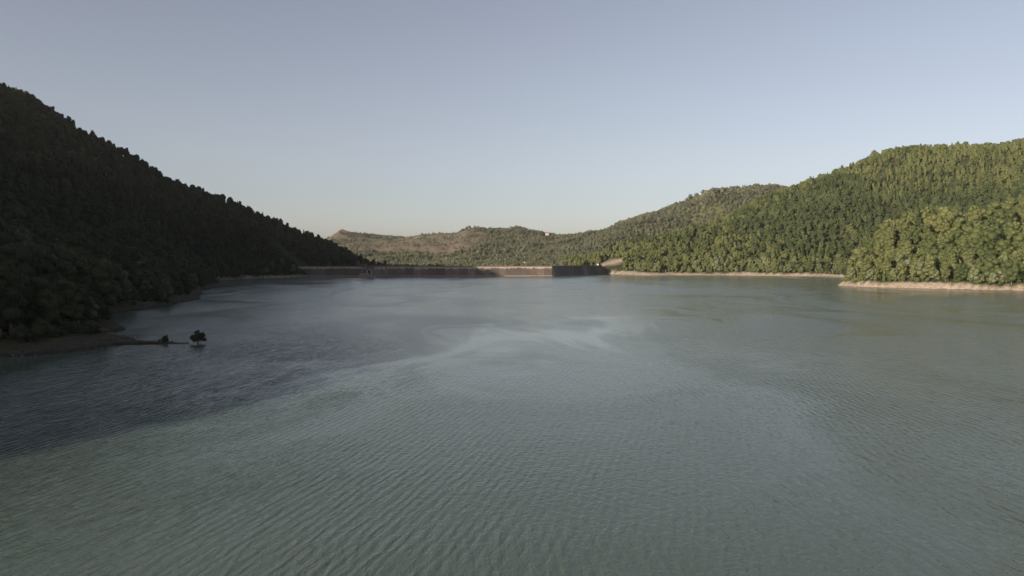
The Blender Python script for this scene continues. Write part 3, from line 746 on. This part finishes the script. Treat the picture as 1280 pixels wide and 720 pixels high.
# footbridge from the deck to the crest
bx0, by0 = tx + 9.0, ty + 3.0; bx1, by1 = tx + 24, 843.0
bl = math.hypot(bx1 - bx0, by1 - by0)
fb = bpy.data.objects.new('footbridge', None); col.objects.link(fb); fb.location = (bx0, by0, 0); fb.rotation_euler = (0, 0, math.atan2(by1 - by0, bx1 - bx0))
tag(fb, 'narrow footbridge running from the intake tower to the crest of the dam', 'footbridge')
obj('deck', box_me('deck', bl, 2.4, 11.25, 11.8, M_TOWER, .04, bl / 2, 0), fb)
obj('pier', box_me('pier', 1.2, 2.0, -5, 11.22, M_TOWER, .04, bl * .5, 0), fb)
for sy in (-1.1, 1.1):
    bm = bmesh.new(); rail_bar(bm, (0, sy, 12.9), (bl, sy, 12.9))
    for k in range(int(bl / 2)): rail_bar(bm, (k * 2, sy, 11.8), (k * 2, sy, 12.9), .07)
    me = bpy.data.meshes.new('handrail'); bm.to_mesh(me); bm.free(); me.materials.append(M_STEEL); obj('handrail', me, fb)

# ------------------------------------------------------------------ small buildings
def house(px, d, w_, dp, h, rot, label, roof=M_TILE, zoff=0.0):
    a, _ = ray(px, 322); x, y = a * d, d; z = float(height(x, y)) + zoff
    e = bpy.data.objects.new('house', None); col.objects.link(e); e.location = (x, y, z); e.rotation_euler = (0, 0, R(rot))
    tag(e, label, 'house')
    obj('wall', box_me('wall', w_, dp, -2, h, M_WHITE), e)
    r_ = h * .45
    v = [(-w_ / 2 - .4, -dp / 2 - .5, h + .01), (w_ / 2 + .4, -dp / 2 - .5, h + .01), (w_ / 2 + .4, dp / 2 + .5, h + .01), (-w_ / 2 - .4, dp / 2 + .5, h + .01), (-w_ / 2 - .4, 0, h + r_), (w_ / 2 + .4, 0, h + r_)]
    obj('roof', prism('roof', v, [(0, 1, 2, 3), (0, 1, 5, 4), (2, 3, 4, 5), (0, 3, 4), (1, 2, 5)], roof), e)
    for k in (-1, 0, 1): obj('window', box_me('window', 1.1, .1, h * .35, h * .7, M_DARK, 0, k * w_ * .3, -dp / 2 - .06), e)
    return e
house(684, 2105, 9, 7, 4.5, 12, 'white house with a red roof on the far ridge', zoff=2)
house(716, 2060, 7, 6, 4, -8, 'tiny pale roofed house in the saddle of the far ridge', M_WHITE, zoff=2)
house(636, 1300, 14, 6, 3.0, 8, 'long low pale shed just behind the dam crest', M_LEDGE, zoff=2)
house(655, 1300, 4.2, 3.5, 2.3, -15, 'small white hut behind the dam crest beside the long shed', M_WHITE, zoff=2.5)
kx, ky = DAM[2]
kiosk = bpy.data.objects.new('kiosk', None); col.objects.link(kiosk); kiosk.location = (kx - 2, ky + 3, 11.18); kiosk.rotation_euler = (0, 0, R(50))
tag(kiosk, 'small white guard kiosk at the right end of the dam crest', 'kiosk')
obj('wall', box_me('wall', 2.4, 2.4, 0, 2.5, M_WHITE, .03), kiosk); obj('roof', box_me('roof', 3, 3, 2.5, 2.7, M_WHITE, .03), kiosk); obj('door', box_me('door', .9, .08, 0.02, 2.0, M_DARK, 0, 0, -1.25), kiosk)

# ------------------------------------------------------------------ spit: lone tree, bush, driftwood, boulders, pale shore bushes
def lone(name, cat, label, x, y, z, H, style, mt, seed, leaves, leaf, wide=1.0, group=None, rot=0):
    e = bpy.data.objects.new(name, None); col.objects.link(e); e.location = (x, y, z); e.scale = (wide, wide, 1); e.rotation_euler = (0, 0, rot)
    tag(e, label, cat, group)
    cv, cf = crown_arrays(style, seed, leaves, leaf, H); obj('crown' if cat == 'tree' else 'foliage', mesh_tri('crown', [(cv, cf, M_LEAF[mt])]), e)
    tv, tf = trunk_arrays(style, seed, H); obj('trunk' if cat == 'tree' else 'stem', mesh_tri('trunk', [(tv, tf, M_BARK)]), e)
    return e
x, y = water_at(247.5, 429.5)
lone('lone_tree', 'tree', 'small round tree standing in the water at the tip of the spit', x, y, -.25, 4.0, 'lone', 'shaded', 811, 1800, .05, 1.1)
x, y = water_at(207, 429)
lone('spit_bush', 'bush', 'low dark bush on the thin end of the spit, left of the lone tree', x, y, .1, 2.0, 'bush', 'shaded', 812, 900, .06, .95)
x, y = water_at(199, 429)
lone('spit_bush', 'bush', 'tiny tuft of scrub beside the low bush on the spit', x, y, .2, .9, 'bush', 'willow', 813, 400, .08, 1.2)
x, y = water_at(200, 383)
lone('willow_tree', 'tree', 'pale grey green willow at the shore of the left bay', x, y + 6, float(height(x, y + 6)) - .3, 12.5, 'willow', 'shadewillow', 814, 3200, .024, .72)
x, y = water_at(74, 419)
lone('willow_tree', 'tree', 'pale leaning willow at the near left shore above the spit', x, y, float(height(x, y)) - .3, 10.5, 'willow', 'shadewillow', 815, 3200, .026, .62)
def boulder(x, y, z, s, seed, label, group):
    g = np.random.default_rng(seed); bm = bmesh.new(); bmesh.ops.create_icosphere(bm, subdivisions=2, radius=1)
    k = g.uniform(.7, 1.2, 3) * s
    for v in bm.verts:
        q = 1 + .35 * float(vnoise(np.array(v.co.x * 1.7 + seed), np.array(v.co.y * 1.7 + v.co.z * 2.3), 7)) ; v.co = Vector((v.co.x * k[0] * q, v.co.y * k[1] * q, v.co.z * k[2] * .6 * q))
    me = bpy.data.meshes.new('boulder'); bm.to_mesh(me); bm.free(); me.materials.append(M_STONE)
    o = obj('boulder', me, None, (x, y, z)); tag(o, label, 'rock', group); return o
x, y = water_at(138, 424); boulder(x, y, .9, 1.6, 31, 'dark boulder where the spit leaves the near left shore', None)
x, y = water_at(128, 421); boulder(x, y, 1.3, 2.0, 32, 'large dark rock under the near left trees, behind the smaller boulder', None)
for k, (px_, py_, s_) in enumerate([(226, 429.3, .38), (230, 429.2, .55), (234, 429.4, .45), (222, 429.5, .3)]):
    x, y = water_at(px_, py_); boulder(x, y, .12, s_, 40 + k, ['low dark stone near the tip of the spit, second from the left', 'largest dark stone near the tip of the spit', 'dark stone closest to the lone tree on the spit', 'smallest dark stone near the tip of the spit, leftmost'][k], 'stones near the tip of the spit')
# loose stone rubble along the banks: nobody could count it
def rubble(name, pts, label):
    iv, if_ = ico(1); g = np.random.default_rng(5); Vs, Fs = [], []; b = 0
    for (x, y, s) in pts:
        z = float(hgrid(np.array([x]), np.array([y]))[0]); v = iv * (1 + g.normal(0, .16, iv.shape)) * g.uniform(.6, 1.3, 3) * s * [1, 1, .7]
        Vs.append(v + [x, y, z + s * .15]); Fs.append(if_ + b); b += len(iv)
    me = mesh_tri(name, [(np.concatenate(Vs), np.concatenate(Fs), M_PALE if 'right' in label else M_STONE)])
    o = obj(name, me); tag(o, label, 'rocks', None, 'stuff')
M_PALE = concrete('pale_bank_stone', (.17, .135, .105), (.26, .21, .17), (.36, .31, .26))
def bank_pts(n, x0, x1, y0, y1, zlo, zhi, smin, smax, seed):
    g = np.random.default_rng(seed); out = []
    x = g.uniform(x0, x1, n * 60); y = g.uniform(y0, y1, n * 60); z = hgrid(x, y); k = (z > zlo) & (z < zhi) & ~near_dam(x, y, 8)
    for a, b_ in list(zip(x[k], y[k]))[:n]: out.append((a, b_, smin + (smax - smin) * g.random() ** 3))
    return out
rubble('bank_rubble', bank_pts(900, 250, 440, 430, 620, .0, 3.2, .12, .8, 1) + bank_pts(400, 140, 430, 780, 950, .0, 2.5, .2, 1.0, 2), 'loose pale stones strewn along the right banks')
rubble('shore_rubble', bank_pts(900, -250, -80, 150, 420, -.1, 1.5, .1, .5, 3) + bank_pts(500, -290, -160, 420, 860, -.1, 2.0, .3, 1.0, 4), 'dark stones strewn along the left shore')

# ------------------------------------------------------------------ haze
hz = bpy.data.materials.new('haze'); hz.use_nodes = True; hn = hz.node_tree.nodes; hn.remove(hn['Principled BSDF'])
pv = hn.new('ShaderNodeVolumePrincipled'); pv.inputs['Density'].default_value = 3.4e-5; pv.inputs['Color'].default_value = (.93, .93, .96, 1); pv.inputs['Anisotropy'].default_value = .1
hz.node_tree.links.new(pv.outputs[0], hn['Material Output'].inputs['Volume'])
hb = obj('haze', box_me('haze', 3060, 3560, -60, 480, hz, 0, 250, 1250)); tag(hb, None, None, None, 'stuff')
